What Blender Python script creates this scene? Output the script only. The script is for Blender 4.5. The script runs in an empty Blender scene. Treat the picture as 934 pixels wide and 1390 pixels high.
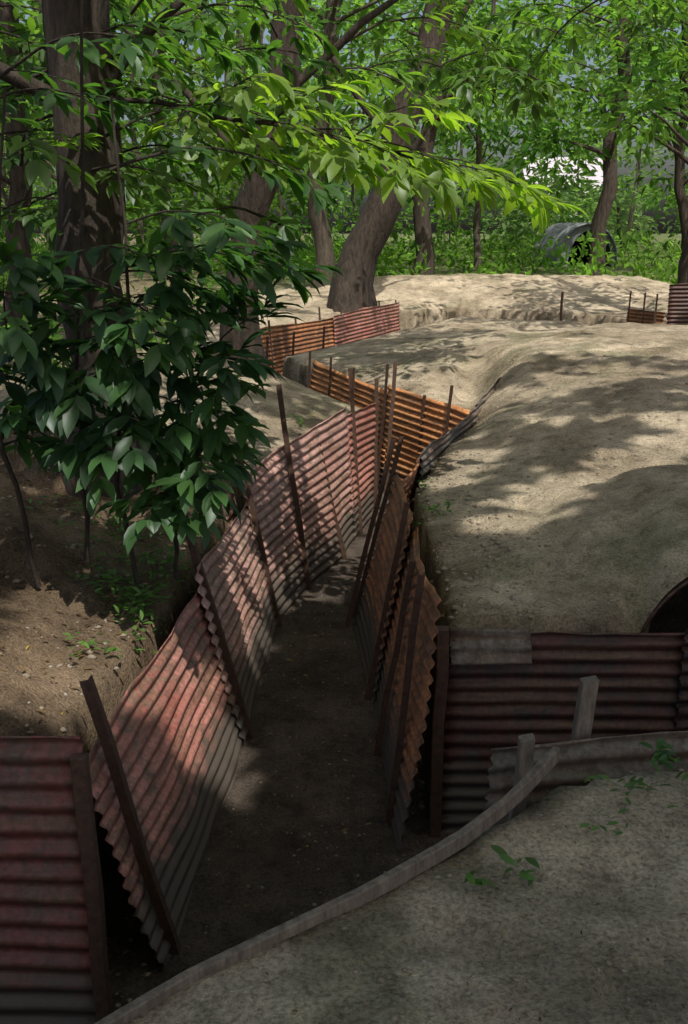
import bpy, math, numpy as np
from mathutils import Vector
R=np.random.RandomState(11)
scene=bpy.context.scene
COL=scene.collection
# ---------------------------------------------------------------- helpers
def rgb(h): return (h[0],h[1],h[2],1.0)
def empty(name):
    o=bpy.data.objects.new(name,None); COL.objects.link(o); return o
def mesh_obj(name,V,F,mat=None,parent=None,smooth=True,tint=None,mats=None,mi=None):
    V=np.asarray(V,dtype=np.float32).reshape(-1,3)
    me=bpy.data.meshes.new(name)
    if isinstance(F,tuple):      # (loops, starts, totals)
        loops,starts,totals=F
    else:
        totals=np.array([len(f) for f in F],dtype=np.int32)
        loops=np.fromiter((i for f in F for i in f),dtype=np.int32)
        starts=np.concatenate([[0],np.cumsum(totals)[:-1]]).astype(np.int32)
    me.vertices.add(len(V)); me.vertices.foreach_set('co',V.ravel())
    me.loops.add(len(loops)); me.loops.foreach_set('vertex_index',loops.astype(np.int32))
    me.polygons.add(len(totals)); me.polygons.foreach_set('loop_start',starts.astype(np.int32))
    me.polygons.foreach_set('loop_total',totals.astype(np.int32))
    if mi is not None: me.polygons.foreach_set('material_index',np.asarray(mi,dtype=np.int32))
    me.update(calc_edges=True)
    me.polygons.foreach_set('use_smooth',np.full(len(totals),bool(smooth)))
    if tint is not None:
        a=me.color_attributes.new('tint','FLOAT_COLOR','POINT')
        c=np.ones((len(V),4),dtype=np.float32); c[:,:3]=tint
        a.data.foreach_set('color',c.ravel())
    me.validate()
    for m in (mats or [mat]):
        if m: me.materials.append(m)
    o=bpy.data.objects.new(name,me); COL.objects.link(o)
    if parent: o.parent=parent
    return o
def hashn(ix,iy,s):
    n=(ix.astype(np.int64)*374761393+iy.astype(np.int64)*668265263+s*1442695041)&0x7fffffff
    n=((n^(n>>13))*1274126177)&0x7fffffff
    return ((n^(n>>16))&0xffff)/65535.0
def vnoise(x,y,s=0):
    ix=np.floor(x);iy=np.floor(y);fx=x-ix;fy=y-iy
    fx=fx*fx*(3-2*fx);fy=fy*fy*(3-2*fy)
    a=hashn(ix,iy,s);b=hashn(ix+1,iy,s);c=hashn(ix,iy+1,s);d=hashn(ix+1,iy+1,s)
    return (a*(1-fx)+b*fx)*(1-fy)+(c*(1-fx)+d*fx)*fy
def fbm(x,y,s=0,o=4):
    t=0;a=.5;n=0
    for k in range(o):
        t=t+a*vnoise(x*2**k,y*2**k,s+k);n+=a;a*=.5
    return t/n
def sst(a,b,x):
    t=np.clip((x-a)/(b-a),0,1);return t*t*(3-2*t)
# ---------------------------------------------------------------- materials
def newmat(name):
    m=bpy.data.materials.new(name);m.use_nodes=True;nt=m.node_tree;nt.nodes.clear()
    out=nt.nodes.new('ShaderNodeOutputMaterial');return m,nt,out
def N(nt,t,**k):
    n=nt.nodes.new(t)
    for a,b in k.items(): setattr(n,a,b)
    return n
def noise(nt,vec,scale,detail=6,rough=.6):
    n=N(nt,'ShaderNodeTexNoise');n.inputs['Scale'].default_value=scale
    n.inputs['Detail'].default_value=detail;n.inputs['Roughness'].default_value=rough
    if vec: nt.links.new(vec,n.inputs['Vector'])
    return n.outputs['Fac']
def ramp(nt,fac,stops):
    r=N(nt,'ShaderNodeValToRGB');nt.links.new(fac,r.inputs['Fac'])
    el=r.color_ramp.elements
    while len(el)<len(stops): el.new(.5)
    for e,(p,c) in zip(el,stops): e.position=p;e.color=c if len(c)==4 else rgb(c)
    return r.outputs['Color']
def mixc(nt,fac,a,b,mode='MIX'):
    m=N(nt,'ShaderNodeMix',data_type='RGBA',blend_type=mode)
    for s,v in ((m.inputs[0],fac),(m.inputs[6],a),(m.inputs[7],b)):
        if isinstance(v,bpy.types.NodeSocket): nt.links.new(v,s)
        elif isinstance(v,(int,float)): s.default_value=v
        else: s.default_value=rgb(v)
    return m.outputs[2]
def coords(nt,scale=(1,1,1)):
    t=N(nt,'ShaderNodeTexCoord');mp=N(nt,'ShaderNodeMapping');mp.inputs['Scale'].default_value=scale
    nt.links.new(t.outputs['Object'],mp.inputs['Vector']);return mp.outputs['Vector']
def finish(nt,out,col,rough=.9,bump=None,bs=.5,bd=.02,metal=0,spec=.3):
    p=N(nt,'ShaderNodeBsdfPrincipled')
    if isinstance(col,bpy.types.NodeSocket): nt.links.new(col,p.inputs['Base Color'])
    else: p.inputs['Base Color'].default_value=rgb(col)
    p.inputs['Roughness'].default_value=rough
    p.inputs['Metallic'].default_value=metal;p.inputs['Specular IOR Level'].default_value=spec
    if bump is not None:
        b=N(nt,'ShaderNodeBump');b.inputs['Strength'].default_value=bs;b.inputs['Distance'].default_value=bd
        nt.links.new(bump,b.inputs['Height']);nt.links.new(b.outputs['Normal'],p.inputs['Normal'])
    nt.links.new(p.outputs[0],out.inputs[0]);return p
def soil_mat():
    m,nt,out=newmat('soil');v=coords(nt)
    at=N(nt,'ShaderNodeAttribute',attribute_name='tint')
    c=at.outputs['Color']
    n1=noise(nt,v,1.4,6,.7);n2=noise(nt,v,7,7,.75);n3=noise(nt,v,70,3,.65)
    c=mixc(nt,1.0,c,ramp(nt,n1,[(.34,(.60,.59,.56)),(.66,(1.22,1.2,1.17))]),'MULTIPLY')
    c=mixc(nt,1.0,c,ramp(nt,n2,[(.30,(.45,.43,.40)),(.48,(.95,.95,.95)),(.72,(1.25,1.24,1.22))]),'MULTIPLY')
    c=mixc(nt,1.0,c,ramp(nt,n3,[(.3,(.55,.55,.53)),(.5,(1,1,1)),(.72,(1.4,1.39,1.38))]),'MULTIPLY')
    a=N(nt,'ShaderNodeMath',operation='ADD');nt.links.new(n2,a.inputs[0]);
    s=N(nt,'ShaderNodeMath',operation='MULTIPLY');nt.links.new(n3,s.inputs[0]);s.inputs[1].default_value=.35
    nt.links.new(s.outputs[0],a.inputs[1])
    finish(nt,out,c,.95,a.outputs[0],1.0,.06,spec=.12);return m
def iron_mat(name,c1,c2,c3,rough=.55,worn=.5):
    m,nt,out=newmat(name);v=coords(nt)
    vs=coords(nt,(1.6,1.6,.5));vh=coords(nt,(.7,.7,12))
    n1=noise(nt,v,1.7,5,.6);n2=noise(nt,vs,5,7,.75);n3=noise(nt,v,38,5,.7);n4=noise(nt,vh,2.2,5,.7)
    c=ramp(nt,n1,[(.34,c1),(.62,c2)])
    c=mixc(nt,ramp(nt,n2,[(worn-.05,(0,0,0)),(worn+.08,(1,1,1))]),c,c3)
    c=mixc(nt,ramp(nt,n4,[(.46,(0,0,0)),(.64,(.85,.85,.85))]),c,(.12,.07,.045))
    c=mixc(nt,1.0,c,ramp(nt,n3,[(.3,(.5,.48,.46)),(.6,(1.15,1.13,1.11))]),'MULTIPLY')
    # mud creeping up from the trench floor
    t=N(nt,'ShaderNodeTexCoord');sp=N(nt,'ShaderNodeSeparateXYZ');nt.links.new(t.outputs['Object'],sp.inputs[0])
    ad=N(nt,'ShaderNodeMath',operation='MULTIPLY_ADD');nt.links.new(n2,ad.inputs[0]);ad.inputs[1].default_value=-.5;nt.links.new(sp.outputs['Z'],ad.inputs[2])
    mud=ramp(nt,ad.outputs[0],[(0.0,(1,1,1)),(.2,(0,0,0))])
    c=mixc(nt,mud,c,(.08,.066,.054))
    finish(nt,out,c,rough,n3,.4,.007,metal=0,spec=.4);return m
def simple_mat(name,ca,cb,scale=12,rough=.8,stretch=(1,1,1),bs=.6,bd=.01):
    m,nt,out=newmat(name);v=coords(nt,stretch)
    n=noise(nt,v,scale,6,.7)
    finish(nt,out,ramp(nt,n,[(.3,ca),(.7,cb)]),rough,n,bs,bd,spec=.25);return m
def leaf_mat(name,tr=.5,tm=(2.0,2.2,.7),gl=.03):
    m,nt,out=newmat(name)
    at=N(nt,'ShaderNodeAttribute',attribute_name='tint')
    c=at.outputs['Color']
    c2=mixc(nt,1.0,c,tm,'MULTIPLY')
    d=N(nt,'ShaderNodeBsdfDiffuse');nt.links.new(c,d.inputs[0])
    t=N(nt,'ShaderNodeBsdfTranslucent');nt.links.new(c2,t.inputs[0])
    m1=N(nt,'ShaderNodeMixShader');m1.inputs[0].default_value=tr
    nt.links.new(d.outputs[0],m1.inputs[1]);nt.links.new(t.outputs[0],m1.inputs[2])
    last=m1
    if gl:
        g=N(nt,'ShaderNodeBsdfGlossy');g.inputs['Roughness'].default_value=.45;g.inputs[0].default_value=(.9,.95,1,1)
        m2=N(nt,'ShaderNodeMixShader');m2.inputs[0].default_value=gl
        nt.links.new(m1.outputs[0],m2.inputs[1]);nt.links.new(g.outputs[0],m2.inputs[2]);last=m2
    nt.links.new(last.outputs[0],out.inputs[0]);return m
SOIL=soil_mat()
RED=iron_mat('rusty_red_iron',(.30,.095,.075),(.45,.21,.175),(.20,.125,.09),.5,.52)
PINK=iron_mat('faded_red_iron',(.34,.17,.145),(.50,.32,.28),(.22,.16,.12),.55,.52)
ORANGE=iron_mat('orange_rust_iron',(.50,.20,.07),(.62,.30,.12),(.34,.16,.075),.7,.56)
RUST=iron_mat('brown_rust_iron',(.30,.12,.05),(.45,.19,.075),(.16,.09,.056),.75,.51)
DARKR=iron_mat('shaded_dark_red_iron',(.055,.022,.019),(.09,.035,.029),(.04,.032,.029),.6,.5)  # red iron darkened, the side wall's canopy shade is in the colour
GREYI=iron_mat('grey_iron',(.12,.11,.093),(.18,.165,.14),(.10,.082,.065),.7,.5)
STAKE=simple_mat('angle_iron_rust',(.04,.024,.019),(.10,.056,.038),30,.75)
WOOD=simple_mat('weathered_wood',(.08,.062,.048),(.24,.20,.16),6,.85,(6,6,1.5))
BARK=simple_mat('bark',(.016,.013,.010),(.08,.063,.05),9,.95,(1.6,1.6,.35),1.0,.05)
BARKL=simple_mat('bark_light',(.03,.026,.02),(.11,.092,.07),8,.95,(1.6,1.6,.35),1.0,.05)
LEAF=leaf_mat('leaf',.55,(2.4,2.5,.8),.025)
LEAFD=leaf_mat('leaf_shade',.4,(1.7,2.0,.7),.03)  # duller copy of the leaf, shade put into its colour
LEAFB=leaf_mat('leaf_distant',.55,(2.4,2.6,1.4),0)
# ---------------------------------------------------------------- trench outline (soil edge, metres)
POLY=[(-3.5,0.2),(-3.5,2.99),(-.93,3.0),(-1.08,3.3),(-.98,4.3),(-.88,5.2),(-.78,6.95),(-.52,7.8),(-.19,8.62),(.04,9.3),(.38,10.08),(-.3,11.3),(-1.4,13.3),(-2.2,15.0),(-1.77,15.97),(-.2,19.07),(1.25,22.5),(2.6,23.2),(5.5,21.8),(6.4,19.8),(6.15,18.45),(8,18.15),(10.5,18.0),
(10.5,16.8),(7,16.9),(5.3,17.8),(4.9,20.2),(2.4,21.3),(.9,18.3),(-.4,15.6),(-1.0,14.4),(-.45,13.25),(.57,11.07),(1.14,10.12),(1.32,9.7),(.62,7.6),(.45,6.95),(.46,5.75),(.46,4.47),(.5,4.40),(1.52,4.42),(1.53,5.0),(1.54,6.2),(3.4,6.2),(3.4,3.1),(2.2,3.05),(.95,2.92),(.66,2.83),(.27,2.49),(-.01,2.27),(-.43,2.0),(-1.24,1.31),(-2,.2)]
POLY2=[p for p in POLY if p not in [(1.53,5.0),(1.54,6.2),(3.4,6.2)]]
i=POLY2.index((1.52,4.42)); POLY2.insert(i+1,(3.4,4.42))
def sdf(x,y,P=POLY):
    P=np.array(P);best=np.full(x.shape,1e9);ins=np.zeros(x.shape,bool)
    for k in range(len(P)):
        a=P[k];b=P[(k+1)%len(P)];e=b-a
        t=np.clip(((x-a[0])*e[0]+(y-a[1])*e[1])/(e@e),0,1)
        dd=(x-a[0]-t*e[0])**2+(y-a[1]-t*e[1])**2
        best=np.minimum(best,dd)
        c=((a[1]>y)!=(b[1]>y))
        if e[1]!=0:
            xi=a[0]+(y-a[1])*e[0]/e[1]
            ins^=(c&(x<xi))
    d=np.sqrt(best);return np.where(ins,-d,d)
def Hf(x,y,P=POLY):
    x=np.asarray(x,float);y=np.asarray(y,float)
    d=sdf(x,y,P)
    wob=(fbm(x*3,y*3,5,3)-.5)*np.where(y<3,.02,.10)
    G=np.full(x.shape,1.20)
    r2=((x-4.8)/4.2)**2+((y-11.3)/5.4)**2
    G=G+.46*np.exp(-r2**2)
    G=G+.12*np.exp(-(((x-1.9)/.8)**2+((y-5.8)/.9)**2))
    left=sst(0.9,2.3,-x)*(1-sst(7.0,9.0,y))*sst(2.7,3.6,y)
    G=G+.34*left
    G=G+.42*np.exp(-(((x+1.4)/1.1)**2+((y-10.8)/2.4)**2))
    G=G+.62*np.exp(-(((x-4.2)/5.5)**4+((y-26.5)/2.8)**2))
    G=G+.22*np.exp(-(((x+2.2)/2.5)**2+((y-20)/2.5)**2))
    far=sst(26,32,y);G=G*(1-far)+far*(1.58+.3*sst(40,90,y))
    G=G+.14*np.exp(-((x-.8)**2/3+(y-1.0)**2/2))
    lip=np.where((y<3.2)&(x>-.9),1.26,np.where((x<.2)&(y<6.5)&(y>2.8),.96,1.10))
    lip=np.where((y>9)&(y<14),1.08,lip); lip=np.where(y>14,1.12,lip)
    G=G-.50*np.exp(-(((x-1.5-(y-11.3)*.15)/.34)**2+((y-11.2)/1.0)**2))
    # the bank above the dugout keeps its full height beside the entrance
    dd=np.maximum(d,0)
    nearD=np.exp(-(((x-1.35)/.35)**2+((y-5.4)/.8)**2))
    dd=dd+.35*nearD*(d>0)
    amp=.13+.18*(sst(.8,1.5,-x)*(1-sst(7,9,y)))
    n=(fbm(x*.9,y*.9,1,4)-.5)*amp+(fbm(x*4,y*4,9,3)-.5)*.07*(amp/.13)
    n=n+.022*(fbm(x*14,y*14,12,2)-.5)
    n=n*(1-.6*far)
    up=lip+(G-lip)*(1-np.exp(-dd/.55))+n*sst(0,.5,dd)+wob*.5
    lo=(fbm(x*2.5,y*2.5,3,3)-.5)*.04
    k=sst(0.0,.09,d+wob*.4)
    return lo*(1-k)+up*k
# ---------------------------------------------------------------- ground
def ax(*segs):
    a=[]
    for s,e,st in segs: a+=list(np.arange(s,e,st))
    return np.array(a)
xs=ax((-160,-60,10),(-60,-20,2.5),(-20,-6,.5),(-6,-3.2,.14),(-3.2,3.8,.042),(3.8,11,.11),(11,22,.5),(22,60,2.5),(60,161,10))
ys=ax((-60,-6,4),(-6,.9,.2),(.9,13.2,.042),(13.2,25,.09),(25,40,.25),(40,70,1.2),(70,221,8))
X,Y=np.meshgrid(xs,ys)
Z=Hf(X,Y)
def soil_tint(X,Y,Z,d):
    c=np.zeros(X.shape+(3,));
    n=fbm(X*.8,Y*.8,21,4)[...,None];n2=fbm(X*3.3,Y*3.3,27,4)[...,None]
    beige=np.array([.475,.405,.305]);c[:]=beige
    c*=(.78+.45*n)
    moss=sst(.48,.66,n)*sst(.40,.6,n2)
    c=c*(1-moss*.6)+np.array([.165,.17,.095])*moss*.6
    drt=sst(.45,.68,fbm(X*1.7,Y*1.7,43,4))[...,None]
    c=c*(1-drt*.5)+np.array([.21,.165,.115])*drt*.5
    br=(sst(.55,1.0,-X)*(1-sst(7.2,8.8,Y))*sst(2.6,3,Y))[...,None]
    c=c*(1-br)+np.array([.235,.17,.115])*(.4+.85*n2)*br
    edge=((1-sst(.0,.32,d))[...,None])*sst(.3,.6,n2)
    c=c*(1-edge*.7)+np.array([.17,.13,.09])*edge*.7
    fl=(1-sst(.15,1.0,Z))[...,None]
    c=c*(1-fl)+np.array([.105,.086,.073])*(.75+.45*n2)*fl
    far=(sst(27,31,Y+(n[...,0]-.5)*6))[...,None]
    g=np.array([.12,.15,.06])*(.4+1.1*n2)
    c=c*(1-far)+g*far
    lf=(sst(2.2,5,-X)*sst(8,11,Y))[...,None]*.8
    c=c*(1-lf)+np.array([.17,.14,.095])*(.6+.8*n2)*lf
    return c
D=sdf(X,Y)
T=soil_tint(X,Y,Z,D)
ny,nx=X.shape
idx=np.arange(nx*ny).reshape(ny,nx)
q=np.stack([idx[:-1,:-1],idx[:-1,1:],idx[1:,1:],idx[1:,:-1]],-1).reshape(-1,4)
def quads(q): 
    n=len(q);return (q.ravel(),np.arange(n)*4,np.full(n,4))
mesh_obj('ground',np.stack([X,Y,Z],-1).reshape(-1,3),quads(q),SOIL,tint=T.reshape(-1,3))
# ---------------------------------------------------------------- corrugated iron
def lerp_poly(P,t):
    P=np.array(P,float);L=np.linalg.norm(np.diff(P,axis=0),axis=1);s=np.concatenate([[0],np.cumsum(L)]);s/=s[-1]
    return np.stack([np.interp(t,s,P[:,k]) for k in range(3)],-1)
def sheet(name,foot,top,mat,parent,pitch=.076,amp=.011,rag=.016):
    L=np.linalg.norm(np.diff(np.array(top),axis=0),axis=1).sum()
    nu=max(6,int(L/.09));u=np.linspace(0,1,nu)
    A=lerp_poly(foot,u);B=lerp_poly(top,u)
    Hh=np.linalg.norm(B-A,axis=1).mean()
    nc=max(2,round(Hh/pitch));nv=nc*8+1;v=np.linspace(0,1,nv)
    ph=R.rand()*6
    P=A[:,None]*(1-v)[None,:,None]+B[:,None]*v[None,:,None]
    du=np.gradient(P,axis=0);dv=np.gradient(P,axis=1);nn=np.cross(du,dv);nn/=np.linalg.norm(nn,axis=2,keepdims=True)
    w=np.cos(v*nc*2*np.pi)[None,:]*amp
    warp=(fbm(u[:,None]*L*1.2+ph+0*v[None],v[None,:]*1.5+ph+0*u[:,None],4,3)-.5)*.08
    bend=(fbm(u[:,None]*L*3+ph+0*v[None],5+0*v[None]+0*u[:,None],8,2)-.5)*.06*sst(.75,1,v)[None,:]
    P=P+nn*(w+warp+bend)[...,None]
    P[0,:,:]+= (du[0]/np.linalg.norm(du[0],axis=1,keepdims=True))*(R.rand(nv,1)-.5)*rag
    P[:,-1,2]+=(R.rand(nu)-.5)*rag+.02*np.sin(u*L*2.3+ph)
    id_=np.arange(nu*nv).reshape(nu,nv)
    q=np.stack([id_[:-1,:-1],id_[1:,:-1],id_[1:,1:],id_[:-1,1:]],-1).reshape(-1,4)
    o=mesh_obj(name,P.reshape(-1,3),quads(q),mat,parent)
    s=o.modifiers.new('s','SOLIDIFY');s.thickness=.004;s.offset=0
    return o
def prism(name,prof,p0,p1,mat,parent,side=None,slant=0.0):
    """extrude closed 2-D profile (a,b) from p0 to p1; a axis ~ side"""
    p0=Vector(p0);p1=Vector(p1);d=(p1-p0).normalized()
    s=Vector(side or (0,1,0));s=(s-d*s.dot(d)).normalized();t=d.cross(s)
    n=len(prof);V=[];k=5
    for j in range(k+1):
        c=p0.lerp(p1,j/k)+Vector(((R.rand()-.5),(R.rand()-.5),0))*.014*(0<j<k)
        for a,b in prof: V.append(c+s*a+t*b+(d*slant*a if j==k else d*0))
    F=[tuple(range(n))[::-1],tuple(range(k*n,k*n+n))]
    for j in range(k):
        for i in range(n): F.append((j*n+i,j*n+(i+1)%n,(j+1)*n+(i+1)%n,(j+1)*n+i))
    return mesh_obj(name,[tuple(v) for v in V],F,mat,parent,smooth=False)
Lp=[(-.02,0),(.02,0),(.02,.006),(-.014,.006),(-.014,.036),(-.02,.036)]
def stake(foot,top,parent,side=(0,1,0),mat=None,k=1.0):
    f=Vector(foot);t=Vector(top);f=f+(f-t).normalized()*.15
    prism('angle_iron_stake',[(a*k,b*k) for a,b in Lp],f,t,mat or STAKE,parent,side)
def post(foot,top,parent,w=.03,mat=None,name='wooden_post',side=(1,0,0),slant=.3):
    b=.004
    pr=[(-w+b,-w),(w-b,-w),(w,-w+b),(w,w-b),(w-b,w),(-w+b,w),(-w,w-b),(-w,-w+b)]
    prism(name,pr,foot,top,mat or WOOD,parent,side,slant)
W='corrugated_iron_wall'
# left main wall
A=empty(W)
sheet('iron_sheet_1',[(-.76,3.3,-.03),(-.60,5.2,-.03)],[(-1.03,3.3,.98),(-.86,5.26,1.0)],RED,A)
sheet('iron_sheet_2',[(-.62,5.12,-.03),(-.53,7.0,-.03)],[(-.84,5.12,1.13),(-.745,6.93,1.02)],PINK,A)
sheet('iron_sheet_3',[(-.54,6.93,-.03),(-.33,7.77,-.03),(-.03,8.54,-.03),(.14,9.2,-.03)],[(-.77,6.93,1.19),(-.52,7.77,1.27),(-.19,8.6,1.33),(.0,9.2,1.34)],PINK,A)
sheet('iron_sheet_4',[(.12,9.1,-.03),(.33,10.02,-.03)],[(-.01,9.12,1.27),(.36,10.04,1.24)],RED,A)
sheet('iron_sheet_5',[(-.93,6.35,.85),(-.8,7.0,.85)],[(-.98,6.35,1.0),(-.86,7.05,1.18)],PINK,A)
for f,t in [((-.71,3.44,0),(-1.0,3.44,1.3)),((-.555,5.26,0),(-.90,5.26,1.44)),((-.485,6.97,0),(-.77,6.97,1.41)),((-.28,7.77,0),(-.51,7.75,1.79)),((.03,8.54,0),(-.24,8.5,1.26)),((.19,9.35,0),(.08,9.4,1.69)),((.36,9.98,0),(.36,10,1.5)),((.46,10.12,0),(.57,10.3,1.63))]:
    stake(f,t,A,k=1.15)
# right main wall
B=empty(W)
sheet('iron_sheet_1',[(.29,4.1,-.03),(.19,5.8,-.03)],[(.43,4.13,1.36),(.44,5.2,1.2),(.43,5.8,1.18)],RUST,B)
sheet('iron_sheet_2',[(.18,5.68,-.03),(.07,7.0,-.03)],[(.42,5.66,1.26),(.41,6.95,1.24)],RUST,B)
sheet('iron_sheet_3',[(.08,6.95,-.03),(.45,7.9,-.03),(1.15,9.55,-.03)],[(.43,6.93,1.2),(.61,7.62,1.22),(1.31,9.68,1.18)],RUST,B)
for f,t in [((.255,4.4,0),(.395,4.4,1.38)),((.165,5.75,0),(.41,5.75,1.36)),((.04,6.97,0),(.385,6.97,1.5)),((.10,7.15,0),(.46,7.2,1.47)),((.21,5.05,0),(.40,5.05,1.22))]:
    stake(f,t,B)
# side wall right, facing the viewer
C=empty(W)
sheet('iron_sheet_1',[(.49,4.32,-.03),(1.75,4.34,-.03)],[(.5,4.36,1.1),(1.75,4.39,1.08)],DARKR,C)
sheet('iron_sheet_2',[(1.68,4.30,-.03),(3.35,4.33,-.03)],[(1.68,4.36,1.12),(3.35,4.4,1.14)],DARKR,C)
sheet('iron_sheet_3',[(.52,4.30,.95),(.92,4.31,.95)],[(.52,4.335,1.11),(.92,4.35,1.1)],GREYI,C)
post((.47,4.29,-.1),(.475,4.27,1.15),C,.03,STAKE,'post',slant=0)
# orange wall beyond
E=empty(W)
sheet('iron_sheet_1',[(1.2,9.66,-.03),(.42,10.95,-.03)],[(1.31,9.72,1.2),(.53,11.03,1.27)],ORANGE,E)
sheet('iron_sheet_2',[(.44,10.9,-.03),(-.55,13.05,-.03)],[(.56,10.98,1.17),(-.42,13.1,1.27)],ORANGE,E)
for f,t in [((1.0,9.95,0),(1.13,10.0,1.42)),((.78,10.35,0),(.88,10.4,1.25)),((.38,10.98,0),(.5,11.05,1.5)),((.05,11.7,0),(.12,11.78,1.36)),((-.25,12.4,0),(-.17,12.45,1.4)),((-.55,13.0,0),(-.46,13.05,1.4))]:
    stake(f,t,E,(1,-1,0))
# far wall
Fw=empty(W)
sheet('iron_sheet_1',[(-1.66,15.9,-.03),(-.12,18.95,-.03)],[(-1.75,15.95,1.36),(-.19,19.02,1.33)],RUST,Fw)
sheet('iron_sheet_2',[(-.14,18.9,-.03),(1.33,22.4,-.03)],[(-.22,18.92,1.38),(1.25,22.45,1.38)],RED,Fw)
for k in range(8):
    t=k/7.;x=-1.6+2.9*t;y=15.9+6.5*t
    stake((x,y,0),(x-.1,y,1.42+.2*R.rand()),Fw)
for x,y in [(-1.15,14.2),(-.8,14.9),(-.35,15.7)]:
    stake((x-.03,y,0),(x+.05,y,1.48),Fw)
# lower left wall, facing viewer
Gw=empty(W)
REDD=iron_mat('shaded_red_iron',(.13,.036,.033),(.19,.062,.055),(.095,.065,.052),.5,.52)  # darker copy of the red iron with shade painted in
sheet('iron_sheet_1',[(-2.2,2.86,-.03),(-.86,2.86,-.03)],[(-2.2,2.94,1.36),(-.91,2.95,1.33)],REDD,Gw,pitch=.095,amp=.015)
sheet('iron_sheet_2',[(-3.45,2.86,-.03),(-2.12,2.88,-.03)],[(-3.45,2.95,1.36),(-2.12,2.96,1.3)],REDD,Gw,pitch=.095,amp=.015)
post((-.86,2.82,-.1),(-.905,2.9,1.27),Gw,.026,STAKE,'post',slant=0)
post((-2.15,2.82,-.1),(-2.15,2.9,1.3),Gw,.026,STAKE,'post',slant=0)
# near sheet of side trench
Hw=empty(W)
sheet('iron_sheet_1',[(.48,2.9,.92),(2.3,2.98,.92)],[(.52,2.97,1.27),(2.3,3.08,1.37)],GREYI,Hw,pitch=.085)
post((.555,2.84,.6),(.61,2.85,1.37),Hw,.024)
post((.80,3.02,.5),(.88,3.12,1.45),Hw,.028)
# far right
Jw=empty(W)
sheet('iron_sheet_1',[(6.1,18.3,-.03),(8.2,18.0,-.03)],[(6.08,18.35,2.0),(8.2,18.1,2.05)],DARKR,Jw)
sheet('iron_sheet_2',[(5.9,20.6,.2),(6.3,19.3,.2)],[(6.05,20.8,1.35),(6.42,19.5,1.4)],RUST,Jw)
for x,y in [(5.95,20.4),(6.1,19.9),(6.22,19.5)]: stake((x,y,0),(x+.03,y,1.75),Jw)
stake((4.5,20.1,.8),(4.5,20.1,1.75),Jw,k=1.4)
# thin sheet edging the hollow
Kw=empty('iron_edging_strip')
sheet('strip',[(1.32,9.66,.85),(2.05,11.9,.8)],[(1.36,9.64,1.3),(2.1,11.88,1.42)],GREYI,Kw)
sheet('strip_2',[(.60,7.6,1.0),(1.34,9.66,1.0)],[(.63,7.58,1.25),(1.37,9.64,1.29)],GREYI,Kw)
# bent plank edging the near bank
def ribbon(name,P,w,h,mat,parent):
    P=lerp_poly(P,np.linspace(0,1,26));d=np.gradient(P,axis=0);d/=np.linalg.norm(d,axis=1,keepdims=True)
    s=np.cross(d,[0,0,1]);s/=np.linalg.norm(s,axis=1,keepdims=True)
    V=[];F=[]
    for k,(p,ss) in enumerate(zip(P,s)):
        j=.008*(R.rand(4)-.5)
        for i,(a,b) in enumerate([(-w,0),(w,.0),(w,h),(-w,h)]): V.append(p+ss*(a+j[i])+np.array([0,0,b+j[i]]))
    n=len(P)
    for k in range(n-1):
        for i in range(4):F.append((k*4+i,k*4+(i+1)%4,(k+1)*4+(i+1)%4,(k+1)*4+i))
    F+=[(3,2,1,0),((n-1)*4,(n-1)*4+1,(n-1)*4+2,(n-1)*4+3)]
    o=mesh_obj(name,V,F,mat,parent,smooth=False);b=o.modifiers.new('b','BEVEL');b.width=.004;b.segments=1;return o
Pk=empty('edging_plank')
ribbon('plank',[(-1.2,1.18,1.21),(-.37,1.90,1.235),(.05,2.18,1.25),(.33,2.40,1.262),(.52,2.58,1.285),(.69,2.76,1.34)],.013,.05,WOOD,Pk)
# ---------------------------------------------------------------- dugout
Dg=empty('dugout_entrance')
XC=2.50;XR=1.01
def archz(x):
    u=np.clip(np.abs((x-XC)/XR),0,1);return .1+1.27*(1-u**3.6)**.3
th=np.linspace(0,1,121);xa=XC-XR*np.cos(th*np.pi);za=archz(xa)
yy=np.linspace(4.66,6.25,90)
V=[];
for y in yy:
    off=.01*math.cos(2*math.pi*y/.076)
    for x,z in zip(xa,za): V.append((x+(x-XC)*.01,y,z+off))
n=len(xa);id_=np.arange(len(yy)*n).reshape(len(yy),n)
q=np.stack([id_[:-1,:-1],id_[:-1,1:],id_[1:,1:],id_[1:,:-1]],-1).reshape(-1,4)
o=mesh_obj('curved_iron_roof',V,quads(q),DARKR,Dg);s=o.modifiers.new('s','SOLIDIFY');s.thickness=.014
cx=np.arange(1.18,3.75,.04);cy=np.arange(4.60,6.5,.04);CX,CY=np.meshgrid(cx,cy)
h0=Hf(CX,CY,POLY2);h1=Hf(CX,CY)
az=np.maximum(archz(CX)+.025,h0-.12)
ina=np.abs(CX-XC)<XR
k=1-np.exp(-np.maximum(CY-4.68,0)/.12)
hz=np.where(ina,az+(np.maximum(h0,az+.06)-az)*k,h0)
wl=sst(1.20,1.46,CX)
hz=(h1+.004)*(1-wl)+hz*wl
hz=hz-.05*(1-sst(0,.05,CX-1.18))-.08*(1-sst(0,.12,6.48-CY))
front=(CY<4.68)
hz=np.where(front&(CX<1.62),.7,hz)           # soil face beside the entrance
hz=np.where(front&(CX>=1.62),archz(CX)+.02,hz)
cyy=np.where(front,4.67,CY)
id_=np.arange(CX.size).reshape(CX.shape)
q=np.stack([id_[:-1,:-1],id_[:-1,1:],id_[1:,1:],id_[1:,:-1]],-1).reshape(-1,4)
mesh_obj('earth_cover',np.stack([CX,cyy,hz],-1).reshape(-1,3),quads(q),SOIL,Dg,tint=soil_tint(CX,CY,np.maximum(hz,1.0),sdf(CX,CY,POLY2)).reshape(-1,3))
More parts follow.
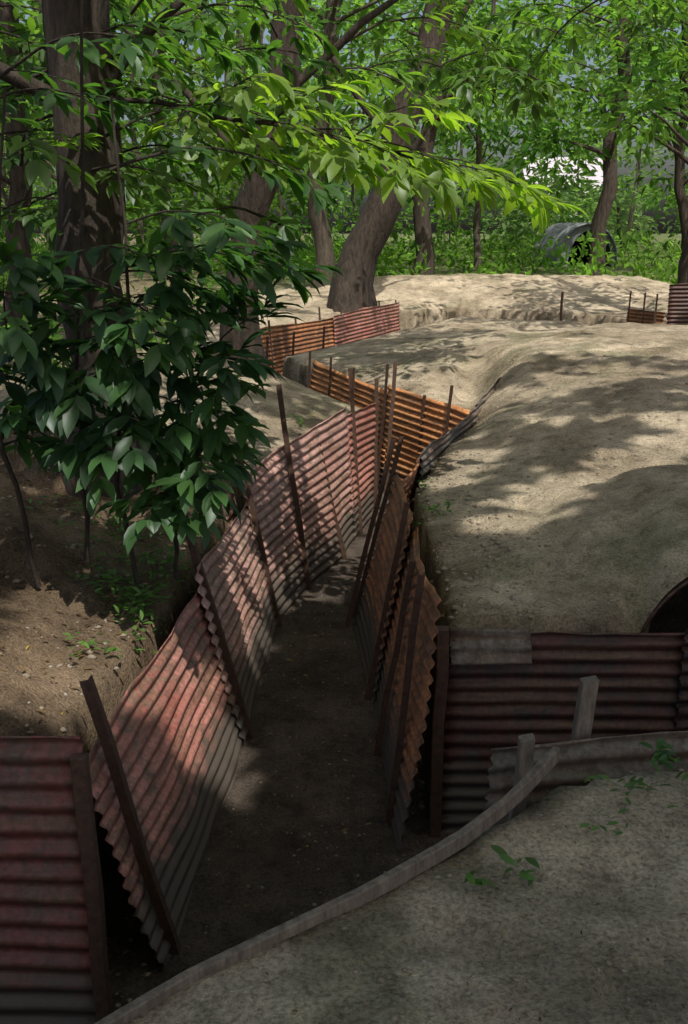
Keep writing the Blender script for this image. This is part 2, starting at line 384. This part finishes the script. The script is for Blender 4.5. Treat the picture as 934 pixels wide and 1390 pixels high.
# ---------------------------------------------------------------- vegetation tools
S=np.array([.2,-.458,.866]);S/=np.linalg.norm(S)
class Tubes:
    def __init__(s): s.V=[];s.F=[]
    def add(s,P,r,n=6,rough=0.0,flare=None):
        P=np.array(P,float);r=np.array(r,float)
        d=np.gradient(P,axis=0);d/=np.linalg.norm(d,axis=1,keepdims=True)+1e-9
        ref=np.array([1,0,0]) if abs(d[0][0])<.8 else np.array([0,1,0])
        b0=len(s.V)
        for k,(p,dd) in enumerate(zip(P,d)):
            a=np.cross(dd,ref);a/=np.linalg.norm(a);b=np.cross(dd,a)
            for i in range(n):
                t=2*math.pi*i/n
                rr=r[k]*(1+rough*math.sin(i*2.4+k*.21)+rough*(R.rand()-.5))
                if flare: rr*=1+flare*math.exp(-k/2.)*max(0,math.sin(t*2.5+.7))
                s.V.append(p+(a*math.cos(t)+b*math.sin(t))*rr)
        for k in range(len(P)-1):
            for i in range(n):
                s.F.append((b0+k*n+i,b0+k*n+(i+1)%n,b0+(k+1)*n+(i+1)%n,b0+(k+1)*n+i))
    def build(s,name,mat,parent): 
        return mesh_obj(name,s.V,s.F,mat,parent) if s.V else None
TN_V=np.array([(0,0,0),(0,.25,0),(0,.5,.0),(0,.75,-.035),(0,1,-.13),(-.12,.2,.035),(-.18,.5,.045),(-.125,.77,.0),(.12,.2,.035),(.18,.5,.045),(.125,.77,.0)])
TN_F=[(0,1,5),(5,1,2,6),(6,2,3,7),(7,3,4),(1,0,8),(2,1,8,9),(3,2,9,10),(4,3,10)]
TF_V=np.array([(0,0,0),(-.26,.5,.06),(0,1,-.06),(.26,.5,.06)]);TF_F=[(0,3,2,1)]
class Leaves:
    def __init__(s): s.p=[];s.d=[];s.n=[];s.s=[];s.t=[]
    def add(s,p,d,n,sz,t):
        s.p.append(np.atleast_2d(p));s.d.append(np.atleast_2d(d));s.n.append(np.atleast_2d(n));s.s.append(np.atleast_1d(sz));s.t.append(np.atleast_2d(t))
    def build(s,name,mat,parent,near=True):
        if not s.p: return
        p=np.vstack(s.p);d=np.vstack(s.d);n=np.vstack(s.n);sz=np.concatenate(s.s);t=np.vstack(s.t)
        d=d/(np.linalg.norm(d,axis=1,keepdims=True)+1e-9);n=n-(n*d).sum(1,keepdims=True)*d
        n/=np.linalg.norm(n,axis=1,keepdims=True)+1e-9;x=np.cross(d,n)
        TV,TF=(TN_V,TN_F) if near else (TF_V,TF_F)
        V=p[:,None]+sz[:,None,None]*(TV[None,:,0:1]*x[:,None]+TV[None,:,1:2]*d[:,None]+TV[None,:,2:3]*n[:,None])
        k=len(TV);N_=len(p)
        lt=np.concatenate([np.array(f) for f in TF]);tot=np.array([len(f) for f in TF])
        loops=(lt[None]+np.arange(N_)[:,None]*k).ravel();totals=np.tile(tot,N_);starts=np.concatenate([[0],np.cumsum(totals)[:-1]])
        return mesh_obj(name,V.reshape(-1,3),(loops,starts,totals),mat,parent,smooth=near,tint=np.repeat(t,k,axis=0))
def unit(v): v=np.array(v,float);return v/(np.linalg.norm(v)+1e-9)
def tintr(n,dark=0.0,yel=0.0):
    a=R.rand(n,1);b=R.rand(n,1)
    c=np.array([.045,.115,.03])*(1-a)+np.array([.08,.17,.035])*a
    c=c*(1-dark)+np.array([.02,.055,.022])*dark
    c=c*(1-yel)+np.array([.15,.24,.04])*yel
    return c*(.65+.7*b)
def spray(lv,tb,p0,p1,size=.15,dark=0,yel=0,side=.4,sp=.17,droop=.12,r=.007):
    """a leafy branch from p0 to p1 with alternate side twigs, leaves two-ranked"""
    p0=np.array(p0,float);p1=np.array(p1,float);L=np.linalg.norm(p1-p0);n=max(6,int(L/.1))
    t=np.linspace(0,1,n)[:,None]
    bow=np.array([0,0,1.])*np.sin(t*np.pi)*L*droop
    wob=np.cumsum((R.rand(n,3)-.5)*.02,axis=0)
    P=p0*(1-t)+p1*t+bow+wob
    tb.add(P,np.linspace(r*1.6,r*.5,n),5)
    k=0;s=.15
    twigs=[]
    while s<L:
        f=s/L*(n-1);i=min(int(f),n-2);q_=P[i]+(P[i+1]-P[i])*(f-i);d=unit(P[i+1]-P[i])
        sd=unit(np.cross(d,[0,0,1]))*(1 if k%2 else -1)
        dd=unit(d*.75+sd*(.7+.3*R.rand())+np.array([0,0,R.rand()*.5-.3]))
        l=side*(1-.55*s/L)*(.6+.7*R.rand())
        e=q_+dd*l+np.array([0,0,-.18*l])
        twigs.append((q_,e));k+=1;s+=sp*(.7+.6*R.rand())
    twigs.append((P[-3],P[-1]+unit(P[-1]-P[-3])*.1))
    for a,e in twigs:
        l=np.linalg.norm(e-a);m=4;tt=np.linspace(0,1,m)[:,None];Q=a*(1-tt)+e*tt+np.array([0,0,.06*l])*np.sin(tt*np.pi)
        tb.add(Q,np.linspace(r*.5,r*.25,m),4)
        d=unit(e-a);sd0=unit(np.cross(d,[0,0,1]));up=np.cross(sd0,d)
        nl=max(3,int(l/(size*.34)));
        for j in range(nl):
            f=(j+.8)/nl;p=a*(1-f)+e*f+np.array([0,0,.06*l])*math.sin(f*math.pi)
            sd=sd0*(1 if j%2 else -1)
            ld=unit(d*(.55+.5*R.rand())+sd*(1-.3*f)+np.array([0,0,-.22+.35*(R.rand()-.5)]))
            nn=unit(up+sd*.3*(R.rand()-.3)+(R.rand(3)-.5)*.7)
            lv.add(p,ld,nn,size*(.55+.7*R.rand()),tintr(1,dark,yel)[0])
        for j in range(3):
            ld=unit(d+(R.rand(3)-.5)*1.1+np.array([0,0,-.2]));lv.add(e,ld,unit(up+(R.rand(3)-.5)*.6),size*(.8+.5*R.rand()),tintr(1,dark,yel)[0])
def cluster(lv,c,rad,n,size,dark=0,yel=0,flat=.6,br=1.0,haze=0.0):
    u=R.randn(n,3);u/=np.linalg.norm(u,axis=1,keepdims=True);rr=R.rand(n,1)**.45
    p=np.array(c)+u*rr*np.array([rad,rad,rad*flat])
    d=u*np.array([1,1,.4])+(R.rand(n,3)-.5)*1.2+np.array([0,0,-.3])
    nn=np.array([0,0,1.])+(R.rand(n,3)-.5)*1.5
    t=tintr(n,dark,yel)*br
    t=t*(1-haze)+np.array([.16,.21,.13])*haze  # distance haze blended into the leaf colour
    lv.add(p,d,nn,size*(.6+.8*R.rand(n)),t)
def limb(p0,p1,n=8,bend=.1):
    p0=np.array(p0,float);p1=np.array(p1,float);t=np.linspace(0,1,n)[:,None];L=np.linalg.norm(p1-p0)
    w=np.cumsum((R.rand(n,3)-.5)*L*.03,axis=0);w-=w[0]
    return p0*(1-t)+p1*t+np.array([0,0,1])*np.sin(t*np.pi)*L*bend*.5+w
def gz(x,y): return float(Hf(np.array([x]),np.array([y]))[0])
def trunk_path(base,top,n=16,wig=.05):
    P=limb(base,top,n,0);k=np.linspace(0,1,n);P[:,0]+=np.sin(k*5+R.rand()*6)*wig*k*3;return P
# ---------------------------------------------------------------- near trees
def tree(name,bx,by,top,r0,r1,mat,limbs,flare=.5,n=14,sprays=(),wig=.03):
    T=empty(name);tb=Tubes();z=gz(bx,by)-.15
    P=trunk_path((bx,by,z),top,18,wig);rr=np.linspace(r0,r1,18);rr[0]*=1.35;rr[1]*=1.12
    tb.add(P,rr,n,.05,flare)
    lv=Leaves()
    for f,end,r in limbs:
        i=int(f*17);tb.add(limb(P[i],end,9),np.linspace(r,r*.3,9),7,.06)
    tw=Tubes()
    for a in sprays: spray(lv,tw,*a[:2],**a[2])
    tb.build('trunk',mat,T);tw.build('twigs',mat,T);lv.build('foliage',LEAF,T)
    return T,P
# 1: big dark trunk at left with leafy sprays
spr=[]
for k in range(50):
    y=5.6+3.6*R.rand();u=-.37+.31*R.rand();t=y/1.05;dk=.7*R.rand()
    if k<18: y=6.8+2.7*R.rand();u=-.37+.13*R.rand();t=y/1.05;dk=.5+.5*R.rand()
    z=3.0+(.0+.24*R.rand())*t
    a=np.array([u*t,y,z]);dr=unit([R.rand()*1.4-.4,R.rand()-.6,-.1+.2*R.rand()])
    spr.append((a-dr*.5,a+dr*.55,dict(size=.17,dark=dk,yel=.4*R.rand()**2)))
tree('chestnut_tree',-1.72,6.45,(-1.62,6.4,9),.215,.18,BARK,[(.35,(-.6,6.6,4.6),.05),(.3,(-3.2,6.2,4.2),.06),(.45,(-1.0,5.0,5.6),.05)],sprays=spr,n=18,flare=.35)
# overhanging branch, sunlit brightness put into its leaf tint
T=empty('chestnut_branch');lv=Leaves();tb=Tubes()
mainb=[(-1.72,6.4,3.75),(-1.2,6.3,3.74),(-.6,6.25,3.62),(0,6.35,3.48),(.55,6.45,3.36),(.95,6.5,3.22)]
MB=lerp_poly(mainb,np.linspace(0,1,20));MB[1:-1]+=np.cumsum(R.randn(18,3)*.012,axis=0);tb.add(MB,np.linspace(.018,.005,20),6)
for f,dx,dy,dz,L in [(.30,.3,-.8,-.35,.6),(.38,.6,.7,-.1,.7),(.46,.9,-.5,-.3,.8),(.55,.9,.5,-.1,.7),(.6,.8,-.8,-.35,.7),(.68,1,.1,-.2,.6),(.74,.9,-.6,-.3,.55),(.8,1,.5,-.12,.55),(.86,1,-.35,-.25,.5),(.95,1,.0,-.2,.45),(.5,.6,-.9,.2,.7),(.66,.7,-.5,.25,.55),(.36,.6,-.9,.2,.7),(.42,.5,-.9,-.4,.5),(.56,.7,-.9,-.5,.5),(.7,.8,-.5,-.5,.45)]:
    p=MB[int(f*19)];d=unit([dx,dy,dz]);spray(lv,tb,p,p+d*L,size=.19,yel=1.0,side=.28,droop=.08,r=.005)
lv.build('leaves',LEAF,T);tb.build('branch_wood',BARK,T)
# 2: leaning tree
spr=[]
for k in range(20):
    y=9.5+4*R.rand();u=-.0+.24*R.rand();t=y/1.08;z=3+(.11+.13*R.rand())*t
    if k<5: u=-.16+.06*R.rand();y=13+1.5*R.rand()
    a=np.array([u*t,y,z]);dr=unit([R.rand()*2-1,R.rand()-.7,-.1+.2*R.rand()])
    spr.append((a-dr*.6,a+dr*.6,dict(size=.2,dark=.5*R.rand(),yel=.5*R.rand(),side=.5)))
tree('chestnut_tree',-1.30,12.4,(.2,12.6,9.5),.22,.16,BARK,[(.3,(-2.6,12,5.2),.07),(.45,(1.6,12.2,6.2),.06)],sprays=spr,flare=.3)
# 3: stout trunk beyond far wall
spr=[]
for k in range(20):
    y=15+6*R.rand();u=.08+.26*R.rand();t=y/1.1;z=3+(.11+.13*R.rand())*t
    a=np.array([u*t,y,z]);dr=unit([R.rand()*2-1,R.rand()-.7,-.1+.2*R.rand()])
    spr.append((a-dr*.8,a+dr*.8,dict(size=.22,dark=.5*R.rand(),yel=.4*R.rand(),side=.6,sp=.22)))
tree('beech_tree',.12,21.9,(3.1,22.5,12),.40,.24,BARK,[(.22,(2.2,21,6.2),.1),(.3,(-1.5,22,8),.1),(.4,(4.5,22,9.5),.09)],sprays=spr,flare=.5,wig=.01)
# mid distance trees
def midtree(bx,by,top,r0,name='beech_tree',mat=BARK,ncl=13,z0=4.5,z1=10,spread=3.2,yel=.25):
    T=empty(name);tb=Tubes();lv=Leaves();P=trunk_path((bx,by,gz(bx,by)-.2),top,18,.04)
    rr=np.linspace(r0,r0*.4,18);rr[0]*=1.4;tb.add(P,rr,10,.05,.4)
    for k in range(ncl):
        z=z0+(z1-z0)*R.rand();a=R.rand()*6.28;rr_=spread*(.25+.75*R.rand())
        c=np.array([bx+math.cos(a)*rr_,by+math.sin(a)*rr_,z])
        i=int(np.clip((z-1.5-.8)/(top[2]-1.5)*17,3,16))
        tb.add(limb(P[i],c,6),np.linspace(r0*.25,.012,6),5)
        cluster(lv,c,.9+.5*R.rand(),55,.2+.004*by,.6*R.rand(),yel*R.rand()*2,.5)
    tb.build('trunk',mat,T);lv.build('foliage',LEAFB,T,near=False)
midtree(2.25,29,(2.6,29,14),.27,z0=6)
midtree(-.6,26,(-.3,26,13),.24,mat=BARKL,z0=6)
midtree(7.6,30,(8.2,30,15),.25,z0=5.5,spread=3.0)
midtree(7.1,20.2,(7.5,20.2,12),.27,z0=5,ncl=12,spread=2.4)
midtree(4.1,31,(5.4,31,11),.12,mat=BARKL,z0=5.5,ncl=8,spread=1.8)
midtree(-5.8,17,(-5.6,17,12),.2,z0=4.0,ncl=12)
midtree(-3.2,19,(-3.5,19,12),.13,z0=4.6,ncl=9,spread=2)
midtree(11.5,33,(11,33,14),.2,z0=5)
midtree(-7.5,27,(-7.2,27,13),.25,z0=5)
# ---------------------------------------------------------------- left shrub
T=empty('chestnut_sapling');lv=Leaves();tb=Tubes()
stems=[[(-1.45,5.1,1.2),(-1.4,5.05,2.4),(-1.28,5.0,3.4),(-1.2,5.0,4.6)],[(-1.15,5.0,1.1),(-1.2,4.9,1.8),(-1.05,4.8,2.6),(-1.1,4.9,3.6)],[(-1.6,4.7,1.2),(-1.7,4.6,2.2),(-1.5,4.6,3.6)],[(-.95,5.1,1.1),(-.9,5.0,1.6),(-.8,4.9,2.2)]]
SP=[]
for s in stems:
    Q=lerp_poly(s,np.linspace(0,1,14));Q[1:-1,:2]+=(R.rand(12,2)-.5)*.03;tb.add(Q,np.linspace(.015,.006,14),6);SP.append(Q)
ends=[(-.46,2.58),(-.34,2.84),(-.24,2.87),(-.61,2.69),(-.79,2.76),(-.5,2.4),(-.79,2.43),(-.97,2.69),(-1.19,2.54),(-1.05,2.32),(-1.38,2.76),(-1.56,2.87),(-1.63,2.58),(-1.49,2.4),(-1.3,2.25),(-1.63,2.18),(-1.45,2.07),(-1.08,2.1),(-.9,2.0),(-.72,2.07),(-.57,2.07),(-.61,1.88),(-.87,1.81),(-.79,1.63),(-1.01,1.88),(-1.19,1.96),(-1.27,2.87),(-.97,2.9),(-.68,2.89),(-1.5,2.66),(-1.12,2.47),(-.87,2.58),(-1.6,2.36),(-.83,2.11),(-.42,2.95),(-1.01,1.63),(-1.66,2.76),(-1.66,2.0),(-1.23,2.11),(-.6,2.55),(-.7,2.3),(-1.35,2.45),(-1.0,2.2),(-.9,2.35),(-1.45,2.25),(-1.2,2.7),(-.75,2.62),(-.55,2.75),(-1.1,2.0),(-.95,2.5),
(-.7,1.75),(-.9,1.7),(-.65,1.97),(-1.3,2.0),(-1.5,1.95),(-1.7,2.1),(-1.7,2.3),(-1.7,2.5),(-1.55,2.15),(-1.4,2.3),(-.8,1.9),(-.55,2.25),(-1.2,1.85),(-1.35,2.6),(-1.15,2.25)]
for (ex,ez) in ends:
    e=np.array([ex,4.35+.8*R.rand(),ez]);e[0]*=e[1]/4.75;e[2]=3+(ez-3)*e[1]/4.75
    best=min(((np.linalg.norm(q_-e),tuple(q_)) for Q in SP for q_ in Q[4:]),key=lambda a:a[0])
    a=np.array(best[1]);d=unit(e-a+(R.rand(3)-.5)*.15)
    a2=e-d*.35 if best[0]<.35 else a
    spray(lv,tb,a2,e,size=.165,dark=.2+.75*R.rand(),side=.22,sp=.14,droop=.1,r=.004)  # sapling's shade put into the darkened leaf tint
lv.build('leaves',LEAFD,T);tb.build('stems',BARK,T)
# ---------------------------------------------------------------- unseen canopy added for shade, gaps cut along the sun rays
gaps=[(-1.25,4.1,1.25,.34),(-1.1,4.5,1.2,.24),(-1.3,3.6,1.2,.16),(-.78,4.5,.5,.32),(-.72,4.9,.3,.22),(-.75,5.8,.9,.32),(-.66,6.5,.6,.2),(-.2,8.1,.9,.45),(.1,9.2,.9,.4),(-.45,7.4,.9,.25),(.9,10.3,.9,.7),(.1,12,1.1,.8),(1.45,11.5,1.1,.5),(1.75,11.9,1.3,.45),(.95,5.7,1.3,.14),(1.2,6.0,1.3,.2),(1.5,6.35,1.35,.24),(1.8,6.6,1.4,.22),(2.1,6.8,1.45,.2),(2.4,7.0,1.5,.3),(2.8,7.6,1.6,.3),(.42,4.7,1.2,.08),
(-1.3,9.7,1.45,.28),(-1.6,9.5,1.45,.28),(-1.0,10.0,1.4,.22),(-1.4,12,1.4,.4),(-1.0,8.9,1.3,.12),(-.3,6.4,3.5,.7),(.2,6.4,3.4,.7),(.8,6.5,3.3,.6),(1.3,6.5,3.2,.4),(2.3,9.5,1.6,.24),(2.8,9.8,1.6,.28),(3.6,11,1.7,.6),(2.2,11.5,1.6,.4),(1.9,14,1.5,.9),(4,14.2,1.6,.9),(-.3,18.5,1.2,1.5),(1,21,1.2,1.4),(-.6,5.6,4,.5),(-1.2,6,3.5,.4),(-2.6,8,1.5,.4),(-3,12,1.4,1.0),(3.2,5.8,1.5,.15),(-1.6,8,4,.8),(-.9,7.5,4,.6),(-1.0,5.0,3.0,.12),(1.9,8.2,1.5,.12)]
lv=Leaves()
n=38000
P=np.stack([R.rand(n)*19-6.0,R.rand(n)*26-11.0,10.6+2.2*R.rand(n)],-1)
dens=fbm(P[:,0]*.45,P[:,1]*.45,77,3)
g0=P-((P[:,2]-.3)/S[2])[:,None]*S      # where its shadow falls
thr=.16+.26*sst(8,13,g0[:,1])
keep=R.rand(n)<sst(thr,thr+.10,dens)
P=P[keep]
# unseen leaves added to deepen shade over the trench and side wall
m_=9000
Q=np.stack([R.rand(m_)*4.2-1.2,R.rand(m_)*7.5+1.0,np.full(m_,.3)],-1)
hh=10.6+2.2*R.rand(m_);Q=Q+((hh-.3)/S[2])[:,None]*S
P=np.vstack([P,Q])
for gx,gy,gz_,r in gaps:
    g=np.array([gx,gy,gz_]);w=P-g;pr=w-(w@S)[:,None]*S
    rad=r*(1+.25*np.sin(3*np.arctan2(pr[:,1],pr[:,0])+gx*5))+.22
    P=P[np.linalg.norm(pr,axis=1)>rad]
n=len(P)
lv.add(P,R.randn(n,3)*np.array([1,1,.4]),np.array([0,0,1.])+(R.rand(n,3)-.5)*1.0,.38*(.7+.6*R.rand(n)),tintr(n,.1))
T=empty('shade_canopy');lv.build('foliage',LEAFD,T,near=False)
tb=Tubes()
for a,b,r in [((-2,-5,9.5),(5,1,11.5),.09),((5,1,11.3),(9,6,12),.05),((0,-4,11),(-1,5,12),.05),((4,0,11.3),(9,-3,12),.05),((-2,-5,9.5),(4,-9,11.5),.08)]: tb.add(limb(a,b,10),np.linspace(r,r*.4,10),7)
tb.add(trunk_path((-2.2,-5.5,1.0),(-2,-5,12)),np.linspace(.35,.14,16),12)
tb.build('limbs',BARK,T)
# ---------------------------------------------------------------- background forest
T=empty('background_forest');lv=Leaves();tb=Tubes()
for k in range(1600):
    y=29+48*R.rand()**1.1;x=(R.rand()*2-1)*(.42*y+3);zt=3+.25*y
    z=1.8+(zt-1.8)*R.rand()**.85
    if k>1500: y=60+22*R.rand();x=y*(.16+.13*R.rand());z=1.8+4.2*R.rand()
    elif fbm(np.array([x*.28+y*.3]),np.array([z*.4+9]),91,3)[0]<.43: continue
    if abs(x-9.4*y/41)<2.6 and z<4.6 and y<44: continue
    v_=fbm(np.array([x*.2]),np.array([z*.35+y*.1]),31,2)[0]  # patches of crown shade put into the cluster tint
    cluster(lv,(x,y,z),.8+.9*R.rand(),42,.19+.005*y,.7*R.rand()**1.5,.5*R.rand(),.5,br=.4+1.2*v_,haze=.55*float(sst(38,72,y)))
for k in range(46):
    y=27+40*R.rand();x=(R.rand()*2-1)*(.42*y+3)
    if abs(x-9.4*y/41)<1.8 and y<44: continue
    z=gz(x,y)-.2;r=.04+.13*R.rand();tb.add(trunk_path((x,y,z),(x+R.randn()*.8,y,16),12),np.linspace(r*1.2,r*.5,12),7)
lv.build('foliage',LEAFB,T,near=False);tb.build('trunks',BARKL,T)
# undergrowth
T=empty('undergrowth');lv=Leaves()
n=20000
x=(R.rand(n)*2-1);y=27.5+26*R.rand(n)**1.3;x=x*(.42*y+2)
k=fbm(x*.35,y*.35,55,3)>.47;x=x[k];y=y[k]
k=~((np.abs(x-9.3)<1.4)&(y>32)&(y<43));x=x[k];y=y[k];n=len(x)
z=Hf(x,y)+R.rand(n)**1.8*1.0*fbm(x*.6,y*.6,66,2)*1.7
lv.add(np.stack([x,y,z],-1),R.randn(n,3)+np.array([0,0,.5]),np.array([0,0,1.])+R.randn(n,3)*.6,.18+.17*R.rand(n),tintr(n,.2,.4)*(.25+1.4*fbm(x*.5,y*.25,71,3))[:,None])
n=8000;x=-2.2-9*R.rand(n);y=11+16*R.rand(n);k=fbm(x*.5,y*.5,58,3)>.5;x=x[k];y=y[k];n=len(x)
z=Hf(x,y)+R.rand(n)**1.6*.7
lv.add(np.stack([x,y,z],-1),R.randn(n,3)+np.array([0,0,.5]),np.array([0,0,1.])+R.randn(n,3)*.6,.12+.1*R.rand(n),tintr(n,.3,.2))
lv.build('herbs',LEAFB,T,near=False)
# small herbs on banks
T=empty('ivy_plant');lv=Leaves()
def herb(x,y,n,rad,size,dark=.0,h=.06):
    for _ in range(n):
        a=R.rand()*6.28;r=rad*R.rand()**.6;px=x+math.cos(a)*r;py=y+math.sin(a)*r
        if px>-.85 and px<0 and py<8: continue
        lv.add((px,py,gz(px,py)+.02+h*R.rand()),unit([R.randn(),R.randn(),.1+.3*R.rand()]),unit([R.randn()*.3,R.randn()*.3,1]),size*(.6+.7*R.rand()),tintr(1,dark,.3)[0])
for x,y,n,r in [(-1.12,5.0,90,.22),(-1.05,5.4,80,.18),(-1.3,4.9,50,.2),(-1.05,4.6,40,.13),(-1.1,6.1,80,.22),(-1.6,5.6,60,.3),(-1.0,7.2,40,.15),(.62,6.2,26,.1),(.6,6.9,14,.06),(-.4,8.9,20,.12),(-1.3,5.7,70,.2),(-1.2,4.2,20,.15),(-1.1,4.8,80,.15),(-1.25,5.3,80,.25),(-1.0,4.4,40,.08)]: herb(x,y,n,r,.06)
for x,y,n,r,s in [(.50,2.3,10,.05,.05),(.36,2.22,5,.04,.06),(.86,2.68,20,.1,.04),(.80,2.5,10,.06,.035),(1.15,2.7,14,.15,.04)]: herb(x,y,n,r,s,.3,.03)
for _ in range(14):
    lv.add((1.05+R.randn()*.03,2.78+R.randn()*.03,1.34+.04*R.rand()),unit([R.randn(),R.randn(),-.1]),unit([R.randn()*.3,R.randn()*.3,1]),.075,tintr(1,.2,0)[0])
lv.build('leaves',LEAFD,T)
# leaf litter and pebbles
def scatter(n,x0,x1,y0,y1):
    x=x0+(x1-x0)*R.rand(n);y=y0+(y1-y0)*R.rand(n);return x,y,Hf(x,y)
lv=Leaves()
for n,b,s in [(500,(-3,4,3,9),.035),(300,(-3,4,3,14),.045),(500,(-.2,1.8,1.2,2.7),.014),(90,(-.7,.3,3,9),.03),(700,(-2.2,-.9,3,8),.035)]:
    x,y,z=scatter(n,*b);c=np.array([.17,.11,.055])*(.3+1.1*R.rand(n,1));yl=R.rand(n)<.04;c[yl]=(.42,.32,.05)
    lv.add(np.stack([x,y,z+.006],-1),R.randn(n,3)*np.array([1,1,.12]),np.array([0,0,1.])+R.randn(n,3)*.25,s*(.5+.9*R.rand(n)),c)
lv.build('leaf_litter',LEAFD,None)
PEB=simple_mat('pebble_stone',(.16,.14,.11),(.40,.37,.32),20,.9)
CLOD=simple_mat('earth_clod',(.14,.11,.08),(.34,.28,.21),30,.95)
ico=[(0,0,1),(.9,0,.2),(.28,.85,.2),(-.72,.53,.1),(-.72,-.53,.2),(.28,-.85,.1),(0,0,-1)]
def stones(name,mat,specs,flat=.6):
    V=[];F=[]
    for n,b,s in specs:
        x,y,z=scatter(n,*b)
        for a,b_,c in zip(x,y,z):
            r=s*(.3+1.5*R.rand()**3);k=len(V);sc=.6+.8*R.rand(3);th_=R.rand()*6.28;ct,st=math.cos(th_),math.sin(th_)
            for v in ico:
                vx=v[0]*r*sc[0];vy=v[1]*r*sc[1];V.append((a+vx*ct-vy*st,b_+vx*st+vy*ct,c+v[2]*r*flat*sc[2]))
            for i in range(5): F.append((k,k+1+i,k+1+(i+1)%5));F.append((k+6,k+1+(i+1)%5,k+1+i))
    mesh_obj(name,V,F,mat)
stones('pebbles',PEB,[(1200,(-.5,2.6,.9,2.8),.005),(2200,(.4,4,4.5,12),.009),(250,(-.7,.4,3,9),.006),(300,(-2.2,-.8,3,8),.008)])
stones('earth_clods',CLOD,[(1500,(-.5,2.6,.9,2.9),.007),(2500,(.4,4,4.5,12),.013),(900,(.4,1.0,4.5,9),.018),(900,(-2.2,-.8,3,8),.016),(500,(-.8,.5,3,9),.008)],.5)
# ---------------------------------------------------------------- arched shelter in the distance
Sh=empty('corrugated_iron_shelter')
cx_,cy0,cy1,zb=9.35,38,43,1.5;rw,rh=1.2,1.7
GREYM=simple_mat('galvanised_iron',(.13,.135,.145),(.24,.245,.265),4,.7)
DK=simple_mat('shelter_interior_shade',(.02,.018,.016),(.05,.045,.04),5,.95)  # unlit inside painted as a near-black wall colour
V=[];ths=np.linspace(0,math.pi,49)
ysn=np.linspace(cy0,cy1,120)
for y in ysn:
    o_=.02*math.cos(y*2*math.pi/.15)
    for a in ths: V.append((cx_-(rw+o_)*math.cos(a),y,zb+(rh+o_)*math.sin(a)**.85))
n=49;id_=np.arange(120*n).reshape(120,n);q=np.stack([id_[:-1,:-1],id_[:-1,1:],id_[1:,1:],id_[1:,:-1]],-1).reshape(-1,4)
o=mesh_obj('curved_roof',V,quads(q),GREYM,Sh);o.modifiers.new('s','SOLIDIFY').thickness=.05
V=[(cx_-(rw-.02)*math.cos(a),cy1-.1,zb+(rh-.02)*math.sin(a)**.85) for a in ths];mesh_obj('back_wall',V,[tuple(range(n))],DK,Sh,smooth=False)
V=[];F=[]
for a in ths:
    x=cx_-(rw-.03)*math.cos(a);z=zb+(rh-.03)*math.sin(a)**.85
    V.append((x,cy0+.15,z));
    xi=cx_+.12+(x-cx_)*.72;zi=zb+(z-zb)*.86;V.append((xi,cy0+.15,zi))
for i in range(n-1):F.append((2*i,2*i+1,2*i+3,2*i+2))
mesh_obj('front_wall',V,F,GREYM,Sh,smooth=False)
# pale house far off
Ho=empty('pale_house');PW=simple_mat('pale_render',(.4,.37,.38),(.5,.47,.48),3,.9);RF=simple_mat('slate_roof',(.33,.31,.34),(.45,.42,.46),5,.8);GL=simple_mat('window_glass',(.03,.035,.04),(.06,.07,.08),2,.2)
hx,hy=20.5,92
def box(name,x0,x1,y0,y1,z0,z1,mat,par):
    V=[(x,y,z) for z in (z0,z1) for (x,y) in ((x0,y0),(x1,y0),(x1,y1),(x0,y1))]
    o=mesh_obj(name,V,[(3,2,1,0),(4,5,6,7),(0,1,5,4),(1,2,6,5),(2,3,7,6),(3,0,4,7)],mat,par,smooth=False);o.modifiers.new('b','BEVEL').width=.02
box('walls',hx-3.5,hx+3.5,hy,hy+7,1.5,6.0,PW,Ho)
mesh_obj('roof',[(hx-3.9,hy-.4,5.95),(hx+3.9,hy-.4,5.95),(hx+3.9,hy+7.4,5.95),(hx-3.9,hy+7.4,5.95),(hx-3.9,hy+3.5,9.4),(hx+3.9,hy+3.5,9.4)],[(0,1,5,4),(2,3,4,5),(1,2,5),(3,0,4),(3,2,1,0)],RF,Ho,smooth=False)
for i,x in enumerate((-2.3,0,2.3)):
    box('window_%d'%i,hx+x-.5,hx+x+.5,hy-.05,hy+.05,4.2,5.3,GL,Ho)
box('door',hx-.5,hx+.5,hy-.05,hy+.05,1.8,3.8,GL,Ho)
# ---------------------------------------------------------------- light, sky, camera
w=bpy.data.worlds.new('World');scene.world=w;w.use_nodes=True;nt=w.node_tree
bg=nt.nodes['Background'];sky=nt.nodes.new('ShaderNodeTexSky');sky.sky_type='NISHITA';sky.sun_disc=False
sky.sun_elevation=math.asin(S[2]);sky.sun_rotation=math.atan2(S[0],S[1]);sky.air_density=1.0;sky.dust_density=6.0
nt.links.new(sky.outputs[0],bg.inputs[0]);bg.inputs[1].default_value=.15
l=bpy.data.lights.new('sun','SUN');l.energy=5;l.angle=math.radians(.5);l.color=(1,.95,.86)
so=bpy.data.objects.new('sun',l);COL.objects.link(so);so.rotation_euler=Vector(S).to_track_quat('Z','Y').to_euler();so.location=(0,0,30)
cam=bpy.data.cameras.new('camera');co=bpy.data.objects.new('camera',cam);COL.objects.link(co)
cam.sensor_fit='VERTICAL';cam.sensor_height=36;cam.lens=1300/1390*36;cam.clip_end=600;cam.clip_start=.05
co.location=(0,0,3.0);co.rotation_euler=(math.radians(90-16.5),0,0)
scene.camera=co
scene.view_settings.view_transform='Standard';scene.view_settings.look='None';scene.view_settings.exposure=0
